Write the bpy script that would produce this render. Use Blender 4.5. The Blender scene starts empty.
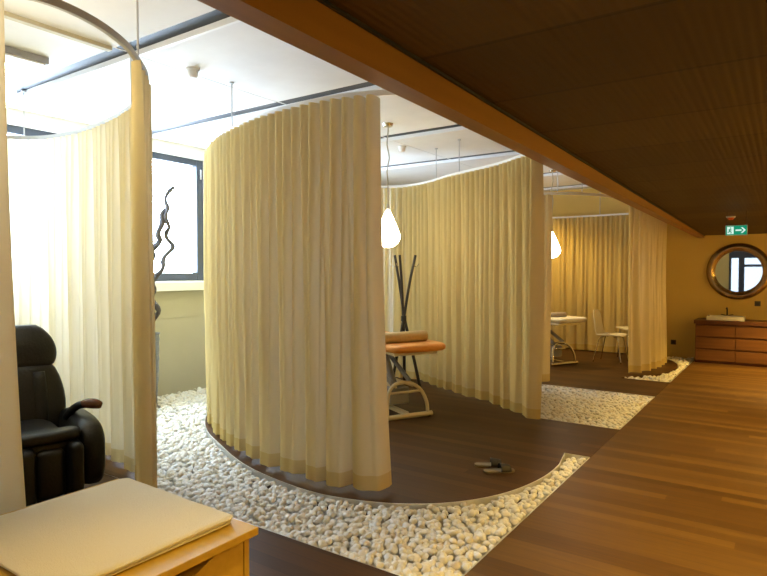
import bpy, bmesh, math, random
import numpy as np
from mathutils import Vector, Matrix, noise
random.seed(7); rng = np.random.default_rng(7)
S = bpy.context.scene; C = S.collection
PI = math.pi

# ------------------------------------------------------------------ camera
cam = bpy.data.objects.new('camera', bpy.data.cameras.new('camera')); C.objects.link(cam)
cam.data.sensor_width = 36; cam.data.lens = 36*591/767
cam.location = (0, 0, 1.5)
cam.rotation_euler = (PI/2 - math.atan(16/591), 0, math.atan(404.5/591))
cam.data.clip_start = .05
S.camera = cam
# ------------------------------------------------------------------ world, daylight, exposure
W = bpy.data.worlds.new('sky'); S.world = W; W.use_nodes = True
bg = W.node_tree.nodes['Background']; bg.inputs[0].default_value = (.62, .79, 1, 1); bg.inputs[1].default_value = 33.0
S.view_settings.view_transform = 'Standard'; S.view_settings.look = 'None'
S.view_settings.gamma = 1; S.view_settings.use_curve_mapping = False
S.view_settings.exposure = 0.0
def portal(loc, rot, sx, sy):
    l = bpy.data.lights.new('daylight_portal', 'AREA'); l.shape = 'RECTANGLE'; l.size = sx; l.size_y = sy
    l.cycles.is_portal = True
    o = bpy.data.objects.new('daylight_portal', l); C.objects.link(o); o.location = loc; o.rotation_euler = rot
WIN = [(0.0, 1.5), (1.9, 3.58), (3.78, 5.08), (5.6, 7.1)]          # window openings along the wall; first and last added unseen for daylight
WZ0, WZ1 = 1.39, 2.95
for a, b in WIN: portal((-6.56, (a+b)/2, (WZ0+WZ1)/2), (0, -PI/2, 0), WZ1-WZ0, b-a)
portal((-.95, -4.12, 1.3), (PI/2, 0, PI), 1.9, 1.5)
PEND, SCONCE, SPOT = 24.0, 84.0, 330.0                                 # lamp strengths
WARM = (1, .66, .17)

# ------------------------------------------------------------------ materials
def mat(name, col=(.8, .8, .8), rough=.5, metal=0, spec=.5):
    m = bpy.data.materials.new(name); m.use_nodes = True
    b = m.node_tree.nodes['Principled BSDF']
    b.inputs['Base Color'].default_value = (*col, 1); b.inputs['Roughness'].default_value = rough
    b.inputs['Metallic'].default_value = metal; b.inputs['Specular IOR Level'].default_value = spec
    return m
def nd(m, t, **k):
    n = m.node_tree.nodes.new(t)
    for a, v in k.items(): setattr(n, a, v)
    return n
def lk(m, a, b): m.node_tree.links.new(a, b)
def pb(m): return m.node_tree.nodes['Principled BSDF']
def math_(m, op, a, b=None):
    n = nd(m, 'ShaderNodeMath', operation=op)
    for i, v in enumerate((a, b)):
        if v is None: continue
        if isinstance(v, (int, float)): n.inputs[i].default_value = v
        else: lk(m, v, n.inputs[i])
    return n.outputs[0]
def ramp(m, fac, stops):
    n = nd(m, 'ShaderNodeValToRGB'); e = n.color_ramp.elements
    while len(e) < len(stops): e.new(.5)
    for i, (p, c) in enumerate(stops): e[i].position = p; e[i].color = (*c, 1)
    lk(m, fac, n.inputs[0]); return n.outputs[0]
def noise_mat(name, c1, c2, scale=8, rough=.6, bump=0, metal=0, spec=.5, stretch=(1, 1, 1), detail=4):
    m = mat(name, c1, rough, metal, spec)
    tc = nd(m, 'ShaderNodeTexCoord'); mp = nd(m, 'ShaderNodeMapping'); mp.inputs['Scale'].default_value = stretch
    lk(m, tc.outputs['Object'], mp.inputs[0])
    n = nd(m, 'ShaderNodeTexNoise'); n.inputs['Scale'].default_value = scale; n.inputs['Detail'].default_value = detail
    lk(m, mp.outputs[0], n.inputs['Vector'])
    lk(m, ramp(m, n.outputs['Fac'], [(.3, c1), (.7, c2)]), pb(m).inputs['Base Color'])
    if bump:
        bp = nd(m, 'ShaderNodeBump'); bp.inputs['Strength'].default_value = bump; bp.inputs['Distance'].default_value = .01
        lk(m, n.outputs['Fac'], bp.inputs['Height']); lk(m, bp.outputs[0], pb(m).inputs['Normal'])
    return m
def plank_mat(name, cols, width, rough, axis=1, seam=.35, length=3.4, spec=.3):
    m = mat(name, cols[0], rough)
    g = nd(m, 'ShaderNodeNewGeometry'); sp = nd(m, 'ShaderNodeSeparateXYZ'); lk(m, g.outputs['Position'], sp.inputs[0])
    across = sp.outputs[axis]; along = sp.outputs[1-axis]
    v = math_(m, 'DIVIDE', across, width); row = math_(m, 'FLOOR', v); fr = math_(m, 'FRACT', v)
    w0 = nd(m, 'ShaderNodeTexWhiteNoise', noise_dimensions='1D'); lk(m, row, w0.inputs['W'])
    u = math_(m, 'ADD', math_(m, 'DIVIDE', along, length), math_(m, 'MULTIPLY', w0.outputs['Value'], 7.3))
    ci = math_(m, 'FLOOR', u)
    cb = nd(m, 'ShaderNodeCombineXYZ'); lk(m, row, cb.inputs[0]); lk(m, ci, cb.inputs[1])
    w = nd(m, 'ShaderNodeTexWhiteNoise', noise_dimensions='2D'); lk(m, cb.outputs[0], w.inputs['Vector'])
    mp = nd(m, 'ShaderNodeMapping'); mp.inputs['Scale'].default_value = (1.2, 22, 1) if axis == 1 else (22, 1.2, 1)
    lk(m, g.outputs['Position'], mp.inputs[0])
    n = nd(m, 'ShaderNodeTexNoise'); n.inputs['Scale'].default_value = 2.2; n.inputs['Detail'].default_value = 5
    lk(m, mp.outputs[0], n.inputs['Vector'])
    f = math_(m, 'ADD', math_(m, 'MULTIPLY', w.outputs['Value'], .48), math_(m, 'MULTIPLY', n.outputs['Fac'], .60))
    k = len(cols)
    base = ramp(m, f, [(.12 + .8*i/(k-1), c) for i, c in enumerate(cols)])
    e = math_(m, 'MINIMUM', fr, math_(m, 'SUBTRACT', 1.0, fr))
    sm = math_(m, 'LESS_THAN', e, .018)
    mx = nd(m, 'ShaderNodeMix', data_type='RGBA'); lk(m, math_(m, 'MULTIPLY', sm, seam), mx.inputs[0])
    lk(m, base, mx.inputs[6]); mx.inputs[7].default_value = (.01, .006, .003, 1)
    lk(m, mx.outputs[2], pb(m).inputs['Base Color'])
    r = math_(m, 'ADD', math_(m, 'MULTIPLY', n.outputs['Fac'], .16), rough); lk(m, r, pb(m).inputs['Roughness']); pb(m).inputs['Specular IOR Level'].default_value = spec
    return m

M = {}
M['floor'] = plank_mat('dark_wood_floor', [(.060, .028, .007), (.105, .050, .012), (.19, .100, .023)], .092, .34)
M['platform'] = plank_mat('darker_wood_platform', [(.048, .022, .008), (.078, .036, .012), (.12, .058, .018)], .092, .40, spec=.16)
M['corridor_ceiling'] = plank_mat('ribbed_wood_ceiling', [(.052, .030, .008), (.076, .045, .012), (.112, .068, .021)], .67, .5, seam=.5, length=40)
def ribs(m):                                                          # fine grooves across the ceiling panels
    g = nd(m, 'ShaderNodeNewGeometry'); w = nd(m, 'ShaderNodeTexWave', bands_direction='X'); w.inputs['Scale'].default_value = 9
    lk(m, g.outputs['Position'], w.inputs['Vector'])
    bp = nd(m, 'ShaderNodeBump'); bp.inputs['Strength'].default_value = .35; bp.inputs['Distance'].default_value = .004
    lk(m, w.outputs['Fac'], bp.inputs['Height']); lk(m, bp.outputs[0], pb(m).inputs['Normal'])
ribs(M['corridor_ceiling'])
M['beam'] = noise_mat('orange_wood_beam', (.27, .125, .014), (.33, .155, .02), 3, .45, stretch=(6, .4, 6))
M['white_ceiling'] = noise_mat('white_ceiling_paint', (.78, .78, .78), (.82, .82, .82), 5, .8)
M['channel'] = mat('dark_steel_channel', (.022, .025, .030), .5, .3)
M['end_wall'] = noise_mat('ochre_wall_paint', (.64, .47, .14), (.68, .50, .16), 2, .85)
M['olive_wall'] = noise_mat('pale_olive_wall_paint', (.47, .44, .34), (.51, .48, .37), 2, .85)
M['white_paint'] = mat('white_sill_paint', (.85, .85, .85), .5)
M['win_frame'] = mat('slate_window_frame', (.045, .055, .075), .45)
M['pebble_base'] = noise_mat('pale_grit', (.60, .57, .50), (.74, .70, .62), 60, .9, .4)
M['rim'] = mat('pale_metal_edging', (.80, .78, .72), .35, .6)
M['track'] = mat('grey_metal_track', (.42, .40, .36), .45, .4)
M['white_track'] = mat('white_metal_track', (.80, .80, .78), .4)
M['rod'] = mat('grey_metal_rod', (.55, .55, .56), .4, .5)
M['chrome'] = mat('chrome', (.75, .75, .75), .18, 1)
M['black_metal'] = mat('black_metal', (.015, .013, .012), .4)
M['cable'] = mat('beige_cable', (.45, .42, .34), .6)
M['leather'] = noise_mat('black_leather', (.006, .006, .007), (.011, .011, .012), 60, .40, .25, spec=.35)
M['arm_wood'] = noise_mat('dark_red_wood', (.10, .035, .018), (.15, .055, .028), 4, .25)
M['birch'] = noise_mat('honey_birch', (.60, .38, .05), (.68, .44, .07), 3, .42, stretch=(1, 9, 9))
M['gap_shade'] = mat('painted_gap_shade', (.012, .010, .008), .8)
M['towel'] = noise_mat('cream_terry', (.90, .82, .64), (.95, .88, .72), 260, .95, .55, spec=.1)
M['orange_leather'] = noise_mat('orange_leather', (.78, .33, .075), (.84, .38, .10), 30, .45, .1)
M['bolster'] = noise_mat('tan_leather', (.50, .36, .17), (.56, .41, .20), 30, .5, .1)
M['ivory'] = mat('ivory_lacquer', (.70, .62, .44), .4)
M['grey_lacquer'] = mat('grey_lacquer', (.28, .28, .30), .45)
M['white_leather'] = noise_mat('white_leather', (.80, .76, .66), (.84, .80, .70), 30, .45, .1)
M['dark_pole'] = noise_mat('wenge_pole', (.018, .012, .010), (.035, .024, .018), 20, .4, stretch=(1, 1, .2))
M['grey_cloth'] = noise_mat('grey_brown_cloth', (.28, .22, .17), (.34, .27, .21), 80, .9)
M['shell'] = mat('white_plastic_shell', (.80, .76, .64), .4)
M['vase'] = noise_mat('ribbed_grey_ceramic', (.19, .20, .23), (.27, .28, .31), 12, .6, .3, stretch=(.3, .3, 6))
M['branch'] = noise_mat('dark_bark', (.05, .045, .05), (.10, .09, .095), 40, .8, .4)
M['bronze'] = noise_mat('bronze_mirror_frame', (.34, .22, .09), (.48, .33, .15), 9, .24, .1, metal=.9)
M['mirror'] = mat('silvered_mirror', (.92, .92, .90), .015, 1)
M['dresser'] = noise_mat('red_brown_veneer', (.115, .046, .014), (.165, .068, .020), 3, .6, spec=.25, stretch=(.5, 6, 7))
M['dresser_top'] = noise_mat('dark_veneer', (.085, .032, .012), (.12, .045, .018), 3, .45, spec=.25, stretch=(.5, 6, 7))
M['porcelain'] = mat('white_porcelain', (.88, .86, .80), .15)
M['outlet'] = mat('dark_outlet', (.05, .035, .02), .4)
M['sensor_red'] = mat('red_plastic', (.60, .10, .03), .4)
M['plastic_white'] = mat('white_plastic', (.70, .70, .68), .5)
M['sole'] = noise_mat('grey_beige_sole', (.22, .18, .12), (.27, .22, .15), 40, .7)
M['slipper'] = noise_mat('black_strap', (.03, .025, .022), (.05, .042, .036), 60, .6)
def emit(name, col, s):
    m = bpy.data.materials.new(name); m.use_nodes = True; t = m.node_tree
    t.nodes.remove(t.nodes['Principled BSDF']); e = t.nodes.new('ShaderNodeEmission')
    e.inputs[0].default_value = (*col, 1); e.inputs[1].default_value = s
    t.links.new(e.outputs[0], t.nodes['Material Output'].inputs[0]); return m
M['lamp_glass'] = emit('lit_opal_glass', (1, .88, .66), PEND)
M['sconce_glass'] = emit('lit_amber_glass', WARM, SCONCE)
M['spot_lens'] = emit('lit_downlight_lens', WARM, 20)
M['exit_green'] = emit('lit_green_sign', (.01, .30, .16), .9)
M['exit_white'] = emit('lit_white_sign', (.75, 1, .88), .9)
def curtain_mat(name, col, tl, trans, holes):
    m = bpy.data.materials.new(name); m.use_nodes = True; t = m.node_tree
    t.nodes.remove(t.nodes['Principled BSDF'])
    d = t.nodes.new('ShaderNodeBsdfDiffuse'); tr = t.nodes.new('ShaderNodeBsdfTranslucent'); tp = t.nodes.new('ShaderNodeBsdfTransparent')
    tc = t.nodes.new('ShaderNodeTexCoord'); n = t.nodes.new('ShaderNodeTexNoise'); n.inputs['Scale'].default_value = 7
    mp = t.nodes.new('ShaderNodeMapping'); mp.inputs['Scale'].default_value = (1, 1, .6)
    t.links.new(tc.outputs['Object'], mp.inputs[0]); t.links.new(mp.outputs[0], n.inputs['Vector'])
    r = t.nodes.new('ShaderNodeValToRGB'); r.color_ramp.elements[0].position = .3; r.color_ramp.elements[1].position = .7
    r.color_ramp.elements[0].color = (*[c*.95 for c in col], 1); r.color_ramp.elements[1].color = (*col, 1)
    t.links.new(n.outputs['Fac'], r.inputs[0]); t.links.new(r.outputs[0], d.inputs[0])
    tr.inputs[0].default_value = (*tl, 1)
    a = t.nodes.new('ShaderNodeMixShader'); a.inputs[0].default_value = trans
    t.links.new(d.outputs[0], a.inputs[1]); t.links.new(tr.outputs[0], a.inputs[2])
    b = t.nodes.new('ShaderNodeMixShader'); b.inputs[0].default_value = holes
    t.links.new(a.outputs[0], b.inputs[1]); t.links.new(tp.outputs[0], b.inputs[2])
    t.links.new(b.outputs[0], t.nodes['Material Output'].inputs[0]); return m
M['curtain'] = curtain_mat('sheer_cream_curtain', (.66, .52, .22), (.95, .88, .68), .30, 0.0)
M['hem'] = curtain_mat('doubled_curtain_hem', (.66, .49, .18), (.70, .60, .38), .22, 0)
def glass(name='window_glass', tint=1.0):
    m = bpy.data.materials.new(name); m.use_nodes = True; t = m.node_tree
    t.nodes.remove(t.nodes['Principled BSDF'])
    g = t.nodes.new('ShaderNodeBsdfGlossy'); g.inputs['Roughness'].default_value = .02
    p = t.nodes.new('ShaderNodeBsdfTransparent'); p.inputs[0].default_value = (tint, tint, tint, 1); x = t.nodes.new('ShaderNodeMixShader'); x.inputs[0].default_value = .05
    t.links.new(p.outputs[0], x.inputs[1]); t.links.new(g.outputs[0], x.inputs[2])
    t.links.new(x.outputs[0], t.nodes['Material Output'].inputs[0]); return m
M['glass'] = glass(); M['dimming_glass'] = glass('dimming_door_glass', .24)  # door tint added only to dim the daylight from behind the camera
def pebble_mat(name, by_object):
    m = mat(name, (.8, .75, .62), .6)
    src = nd(m, 'ShaderNodeObjectInfo').outputs['Random'] if by_object else nd(m, 'ShaderNodeNewGeometry').outputs['Random Per Island']
    c = ramp(m, src, [(0, (.74, .69, .58)), (.25, (.85, .81, .71)), (.6, (.91, .88, .80)), (.95, (.84, .84, .82)), (1, (.66, .54, .38))])
    lk(m, c, pb(m).inputs['Base Color']); return m
M['pebble'] = pebble_mat('white_marble_pebble', False); M['pebble_one'] = pebble_mat('white_marble_pebble_single', True)

# ------------------------------------------------------------------ helpers
def obj(name, bm, m, parent=None, smooth=None, bevel=0):
    me = bpy.data.meshes.new(name)
    if isinstance(bm, bmesh.types.BMesh):
        bmesh.ops.recalc_face_normals(bm, faces=bm.faces); bm.to_mesh(me); bm.free()
    else: me.from_pydata(*bm)
    me.materials.append(M[m] if isinstance(m, str) else m)
    o = bpy.data.objects.new(name, me); C.objects.link(o)
    if parent: o.parent = parent
    if smooth:
        me.shade_smooth()
        if smooth != 1: me.set_sharp_from_angle(angle=math.radians(smooth))
    if bevel:
        b = o.modifiers.new('bevel', 'BEVEL'); b.width = bevel; b.segments = 2; b.limit_method = 'ANGLE'; b.angle_limit = math.radians(40)
    return o
def tag(o, label, cat=None, group=None, kind=None):
    o['label'] = label
    if cat: o['category'] = cat
    if group: o['group'] = group
    if kind: o['kind'] = kind
    return o
def thing(name, label, cat, loc=(0, 0, 0), rz=0, group=None):
    o = bpy.data.objects.new(name, None); C.objects.link(o); o.empty_display_size = .1
    o.location = loc; o.rotation_euler = (0, 0, rz); return tag(o, label, cat, group)
def struct(name, bm, m, parent=None, **k):
    o = obj(name, bm, m, parent, **k); o['kind'] = 'structure'; return o
def NB(): return bmesh.new()
def box(bm, a, b, mtx=None):
    x0, y0, z0 = a; x1, y1, z1 = b
    v = [bm.verts.new((mtx @ Vector(p)) if mtx else p) for p in
         [(x0, y0, z0), (x1, y0, z0), (x1, y1, z0), (x0, y1, z0), (x0, y0, z1), (x1, y0, z1), (x1, y1, z1), (x0, y1, z1)]]
    for f in [(0, 3, 2, 1), (4, 5, 6, 7), (0, 1, 5, 4), (1, 2, 6, 5), (2, 3, 7, 6), (3, 0, 4, 7)]: bm.faces.new([v[i] for i in f])
    return bm
def bx(a, b): return box(NB(), a, b)
def catmull(P, n=8, closed=False):
    P = [Vector(p) for p in P]; out = []; N = len(P)
    rngs = range(N) if closed else range(N-1)
    for i in rngs:
        if closed: a, b, c, d = P[i-1], P[i], P[(i+1) % N], P[(i+2) % N]
        else: a, b, c, d = P[max(i-1, 0)], P[i], P[i+1], P[min(i+2, N-1)]
        for j in range(n):
            t = j/n
            out.append(.5*((2*b) + (c-a)*t + (2*a-5*b+4*c-d)*t*t + (3*b-a-3*c+d)*t**3))
    if not closed: out.append(P[-1])
    return out
def tube(bm, P, r, seg=10, flat=None, caps=True):
    """swept tube; r a number or list; flat=(wide,tall) makes an upright rectangular strip"""
    P = [Vector(p) for p in P]; n = len(P); rings = []; up0 = Vector((0, 0, 1))
    prev = None
    for i, p in enumerate(P):
        t = (P[min(i+1, n-1)] - P[max(i-1, 0)]).normalized()
        if flat: s = t.cross(up0).normalized(); u = up0
        else:
            if prev is None: prev = t.cross(up0) if abs(t.z) < .95 else t.cross(Vector((1, 0, 0)))
            s = (prev - t*prev.dot(t)).normalized(); u = s.cross(t); prev = s
        rr = r[i] if isinstance(r, (list, tuple)) else r
        if flat: ring = [bm.verts.new(p + s*a*flat[0]/2 + u*b*flat[1]/2) for a, b in ((-1, -1), (1, -1), (1, 1), (-1, 1))]
        else: ring = [bm.verts.new(p + (s*math.cos(2*PI*k/seg) + u*math.sin(2*PI*k/seg))*rr) for k in range(seg)]
        rings.append(ring)
    for a, b in zip(rings, rings[1:]):
        m = len(a)
        for k in range(m): bm.faces.new((a[k], a[(k+1) % m], b[(k+1) % m], b[k]))
    if caps: bm.faces.new(rings[0][::-1]); bm.faces.new(rings[-1])
    return bm
def lathe(bm, prof, seg=32, c=(0, 0, 0), axis='z'):
    rings = []
    for r, z in prof:
        if r < 1e-5: rings.append([bm.verts.new((c[0], c[1], c[2]+z))]); continue
        rings.append([bm.verts.new((c[0]+r*math.cos(2*PI*k/seg), c[1]+r*math.sin(2*PI*k/seg), c[2]+z)) for k in range(seg)])
    for a, b in zip(rings, rings[1:]):
        if len(a) == 1 and len(b) == 1: continue
        for k in range(seg):
            k2 = (k+1) % seg
            if len(a) == 1: bm.faces.new((a[0], b[k2], b[k]))
            elif len(b) == 1: bm.faces.new((a[k], a[k2], b[0]))
            else: bm.faces.new((a[k], a[k2], b[k2], b[k]))
    return bm
def loft(bm, secs, u=(1, 0, 0), v=(0, 1, 0), seg=28, pw=3.0):
    """stack of superellipse sections (centre, half_u, half_v[, power]) closed with rounded ends"""
    u = Vector(u); v = Vector(v); rings = []
    for s in secs:
        c, hu, hv = Vector(s[0]), s[1], s[2]; p = s[3] if len(s) > 3 else pw
        ring = []
        for k in range(seg):
            a = 2*PI*(k+.5)/seg; ca, sa = math.cos(a), math.sin(a)
            ring.append(bm.verts.new(c + u*hu*math.copysign(abs(ca)**(2/p), ca) + v*hv*math.copysign(abs(sa)**(2/p), sa)))
        rings.append(ring)
    for a, b in zip(rings, rings[1:]):
        for k in range(seg): bm.faces.new((a[k], a[(k+1) % seg], b[(k+1) % seg], b[k]))
    bm.faces.new(rings[0][::-1]); bm.faces.new(rings[-1]); return bm
def cushion(bm, c, hx, hy, hz, r=.3, pw=4, axis='z', seg=32, n=7):
    """soft box: rounded along the axis too"""
    c = Vector(c); ax = {'x': Vector((1, 0, 0)), 'y': Vector((0, 1, 0)), 'z': Vector((0, 0, 1))}[axis]
    H = {'x': hx, 'y': hy, 'z': hz}
    h = H.pop(axis); (ku, hu), (kv, hv) = H.items()
    uv = {'x': (1, 0, 0), 'y': (0, 1, 0), 'z': (0, 0, 1)}
    rr = r*min(h, hu, hv)*2; rr = min(rr, h*.999); secs = []
    for i in range(n+1):
        a = PI/2*i/n; secs.append((c - ax*(h-rr+rr*math.cos(a)), hu-rr*(1-math.sin(a)), hv-rr*(1-math.sin(a))))
    for i in range(n+1):
        a = PI/2*(1-i/n); secs.append((c + ax*(h-rr+rr*math.cos(a)), hu-rr*(1-math.sin(a)), hv-rr*(1-math.sin(a))))
    return loft(bm, secs, uv[ku], uv[kv], seg, pw)
def prism(bm, pts, z0, z1):
    n = len(pts); a = [bm.verts.new((p[0], p[1], z0)) for p in pts]; b = [bm.verts.new((p[0], p[1], z1)) for p in pts]
    for i in range(n): bm.faces.new((a[i], a[(i+1) % n], b[(i+1) % n], b[i]))
    bm.faces.new(a[::-1]); bm.faces.new(b); return bm
def resample(P, step):
    P = [Vector(p) for p in P]; L = [0]
    for a, b in zip(P, P[1:]): L.append(L[-1] + (b-a).length)
    n = max(2, int(L[-1]/step)); out = []; j = 0
    for i in range(n+1):
        s = L[-1]*i/n
        while j < len(L)-2 and L[j+1] < s: j += 1
        t = (s-L[j])/max(1e-9, L[j+1]-L[j]); out.append(P[j].lerp(P[j+1], t))
    return out, L[-1]
def inside(poly, x, y):
    c = False; n = len(poly); j = n-1
    for i in range(n):
        xi, yi = poly[i][0], poly[i][1]; xj, yj = poly[j][0], poly[j][1]
        if (yi > y) != (yj > y) and x < (xj-xi)*(y-yi)/(yj-yi)+xi: c = not c
        j = i
    return c
def copy_tree(o, parent=None):
    c = o.copy(); C.objects.link(c)
    if parent: c.parent = parent; c.matrix_parent_inverse = o.matrix_parent_inverse.copy()
    for ch in list(o.children): copy_tree(ch, c)
    return c

# ------------------------------------------------------------------ plan of the place
XE = -1.30                                   # edge between corridor and cabins
disc2 = catmull([(-1.50, 4.95), (-1.45, 4.55), (-1.46, 4.15), (-1.56, 3.75), (-1.75, 3.43), (-2.02, 3.20), (-2.37, 3.06), (-2.72, 3.02), (-3.22, 3.09), (-3.62, 3.21),
                 (-4.06, 3.41), (-4.45, 3.60), (-4.77, 3.82), (-5.05, 4.08), (-5.37, 4.52), (-5.66, 5.2), (-5.55, 5.95), (-5.15, 6.65), (-4.65, 7.02), (-4.15, 7.05), (-3.75, 6.88),
                 (-3.35, 6.62), (-2.95, 6.42), (-2.5, 6.17), (-2.15, 5.93)], 6)
disc2 = [(p.x, p.y) for p in [Vector((*q, 0)) if len(q) == 2 else q for q in disc2]] if False else [(p[0], p[1]) for p in disc2]
disc3 = catmull([(-1.78, 9.05), (-1.55, 9.4), (-1.44, 9.9), (-1.45, 10.5), (-1.65, 11.05), (-2.1, 11.42), (-2.6, 11.5), (-3.4, 11.5), (-4.1, 11.42), (-4.75, 11.0), (-5.15, 10.3),
                 (-5.22, 9.4), (-4.95, 8.5), (-4.3, 7.9), (-3.6, 7.66), (-3.2, 7.64)], 6)
disc3 = [(p[0], p[1]) for p in disc3]
disc1 = [(-3.62, 2.421), (-3.75, 2.50), (-4.0, 2.61), (-4.5, 2.75), (-5.08, 2.81), (-5.6, 2.72), (-5.86, 2.421)]
plat2 = [(XE, 5.88), (XE, 4.86), (-1.51, 4.86)] + disc2[6:] + [(-2.08, 5.88)]
plat3 = [(XE, 8.79), (XE, 7.69), (-3.0, 7.66)][::-1] if False else [(XE, 7.69), (XE, 8.79), (-1.95, 8.79)] + disc3 + [(-3.0, 7.69)]

# ------------------------------------------------------------------ floor
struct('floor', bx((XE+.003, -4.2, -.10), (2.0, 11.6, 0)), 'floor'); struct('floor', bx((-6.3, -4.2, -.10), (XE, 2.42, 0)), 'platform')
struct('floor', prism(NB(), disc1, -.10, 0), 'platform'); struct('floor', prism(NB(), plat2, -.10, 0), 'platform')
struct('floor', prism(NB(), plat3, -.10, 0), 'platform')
struct('floor', bx((-6.5, -4.2, -.16), (2.0, 11.8, -.101)), 'pebble_base')
def edging(P, k):
    struct('trim_%d' % k, tube(NB(), P, 0, flat=(.007, .06)), 'rim')
edging([(p[0], p[1], -.028) for p in [(-1.305, 4.856), (-1.505, 4.856)]+disc2[6:]], 1)
edging([(-6.3, 2.425, -.030), (XE, 2.425, -.030)], 2)
edging([(XE-.003, 2.425, -.030), (XE-.003, 4.86, -.030)], 3)
edging([(XE-.003, 5.88, -.030), (XE-.003, 7.69, -.030), (-3.0, 7.685, -.030)], 4)
edging([(XE-.003, 8.795, -.030), (XE-.003, 11.0, -.030)], 5)

# ------------------------------------------------------------------ walls
bm = NB(); ys = [-4.2] + [v for w in WIN for v in w] + [11.8]
up = NB()
for i in range(0, len(ys), 2): box(up, (-6.5, ys[i], WZ0+.001), (-6.3, ys[i+1], WZ1))
box(up, (-6.5, -4.2, WZ1), (-6.3, 11.6, 3.3)); struct('wall_left', up, 'white_ceiling')  # upper wall white instead of olive: overexposed window glare put into the colour
box(bm, (-6.5, -4.2, .93), (-6.3, 11.8, WZ0)); box(bm, (-6.5, -4.2, -.1), (-6.3, 11.8, .925))
box(bm, (-6.5, -4.2, .92), (-6.306, 11.8, .94))
struct('wall_left', bm, 'olive_wall')
struct('wall_far', bx((-6.5, 11.6, -.1), (2.0, 11.8, 3.3)), 'end_wall')
struct('wall_right', bx((1.6, -4.2, -.1), (1.8, 11.6, 3.3)), 'end_wall')
# back wall with a glazed garden door beside a narrow side light, seen only in the mirror
bm = NB()
box(bm, (-6.3, -4.2, -.1), (-1.95, -4.0, 3.3)); box(bm, (.1, -4.2, -.1), (1.6, -4.0, 3.3)); box(bm, (-1.95, -4.2, 2.35), (.1, -4.0, 3.3))
struct('wall_back', bm, 'end_wall')
d = NB()
for a, b in (((-1.95, .0), (-1.87, 2.35)), ((-1.62, 0), (-1.42, 2.35)), ((.02, 0), (.1, 2.35))): box(d, (a[0], -4.16, a[1]), (b[0], -4.04, b[1]))
box(d, (-1.87, -4.155, 2.05), (.02, -4.045, 2.35)); box(d, (-1.87, -4.155, 0), (.02, -4.045, .62)); box(d, (-1.42, -4.15, 1.70), (.02, -4.05, 1.80))
door = struct('door_1', d, 'win_frame')
struct('pane', bx((-1.88, -4.105, .08), (.03, -4.095, 2.27)), 'dimming_glass', door)
# windows
for k, (a, b) in enumerate(WIN):
    f = NB(); w = .10
    box(f, (-6.44, a, WZ0), (-6.34, a+w, WZ1)); box(f, (-6.44, b-w, WZ0), (-6.34, b, WZ1))
    box(f, (-6.438, a+w, WZ0), (-6.342, b-w, WZ0+w)); box(f, (-6.438, a+w, WZ1-w*.8), (-6.342, b-w, WZ1))
    o = struct('window_%d' % (k+1), f, 'win_frame', bevel=.006)
    struct('pane', bx((-6.395, a+w-.01, WZ0+w-.01), (-6.389, b-w+.01, WZ1-w*.8+.01)), 'glass', o)
    h = NB(); box(h, (-6.342, b-.06, 2.70), (-6.325, b-.035, 2.83)); struct('window_hinge', h, 'chrome', o)
    s = NB(); box(s, (-6.34, a-.03, WZ0-.12), (-6.16, b+.03, WZ0-.01)); struct('window_sill', s, 'white_paint', o, bevel=.004)

# ------------------------------------------------------------------ ceilings
ZC = 3.10; CH = [-.75, .9, 2.50, 4.13, 5.84, 7.48, 9.45, 11.05]; cw = .13
bm = NB(); e = [-4.2]
for c in CH: e += [c-cw/2, c+cw/2]
e.append(11.6)
for i in range(0, len(e), 2):
    for x0, x1 in ((-6.3, -4.006), (-3.994, -1.25)): box(bm, (x0, e[i], ZC), (x1, e[i+1], ZC+.16))
box(bm, (-4.006, -4.2, ZC+.004), (-3.994, 11.6, ZC+.155))
struct('ceiling', bm, 'white_ceiling')
for k, c in enumerate(CH):
    struct('trim_%d' % (20+k), bx((-6.3, c+cw/2-.002, ZC-.032), (-1.25, c+cw/2+.022, ZC+.02)), 'white_paint')
    struct('trim_%d' % (10+k), bx((-6.3, c-cw/2+.002, ZC+.008), (-1.25, c+cw/2-.002, ZC+.15)), 'channel')
# corridor ceiling and the deep edge beam, both sinking slightly towards the far wall
def sloped(name, x0, x1, za, zb, ya, yb, top, m):
    v = [(x0, ya, za), (x1, ya, za), (x1, yb, zb), (x0, yb, zb), (x0, ya, top), (x1, ya, top), (x1, yb, top), (x0, yb, top)]
    bm = NB(); V = [bm.verts.new(p) for p in v]
    for f in [(0, 3, 2, 1), (4, 5, 6, 7), (0, 1, 5, 4), (1, 2, 6, 5), (2, 3, 7, 6), (3, 0, 4, 7)]: bm.faces.new([V[i] for i in f])
    return struct(name, bm, m)
sloped('ceiling', -1.20, 1.6, 2.37+.022*4.2, 2.37-.0205*11.6, -4.2, 11.6, 3.3, 'corridor_ceiling')
sloped('ceiling_beam', -1.30, -1.205, 2.232+.012*4.2, 2.232-.0125*11.6, -4.2, 11.6, 3.3, 'beam')
struct('trim_30', tube(NB(), [(-1.196, -4.1, 2.37+.022*4.1-.006), (-1.196, 0, 2.364), (-1.196, 11.55, 2.37-.0205*11.6-.006)], 0, flat=(.012, .012)), 'channel')
struct('trim_31', bx((-4.03, .985, ZC-.028), (-3.985, 2.41, ZC)), noise_mat('beige_lit_joint', (.50, .46, .33), (.54, .50, .36), 5, .7))  # beige strip stands in for the lit joint between ceiling boards

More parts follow.
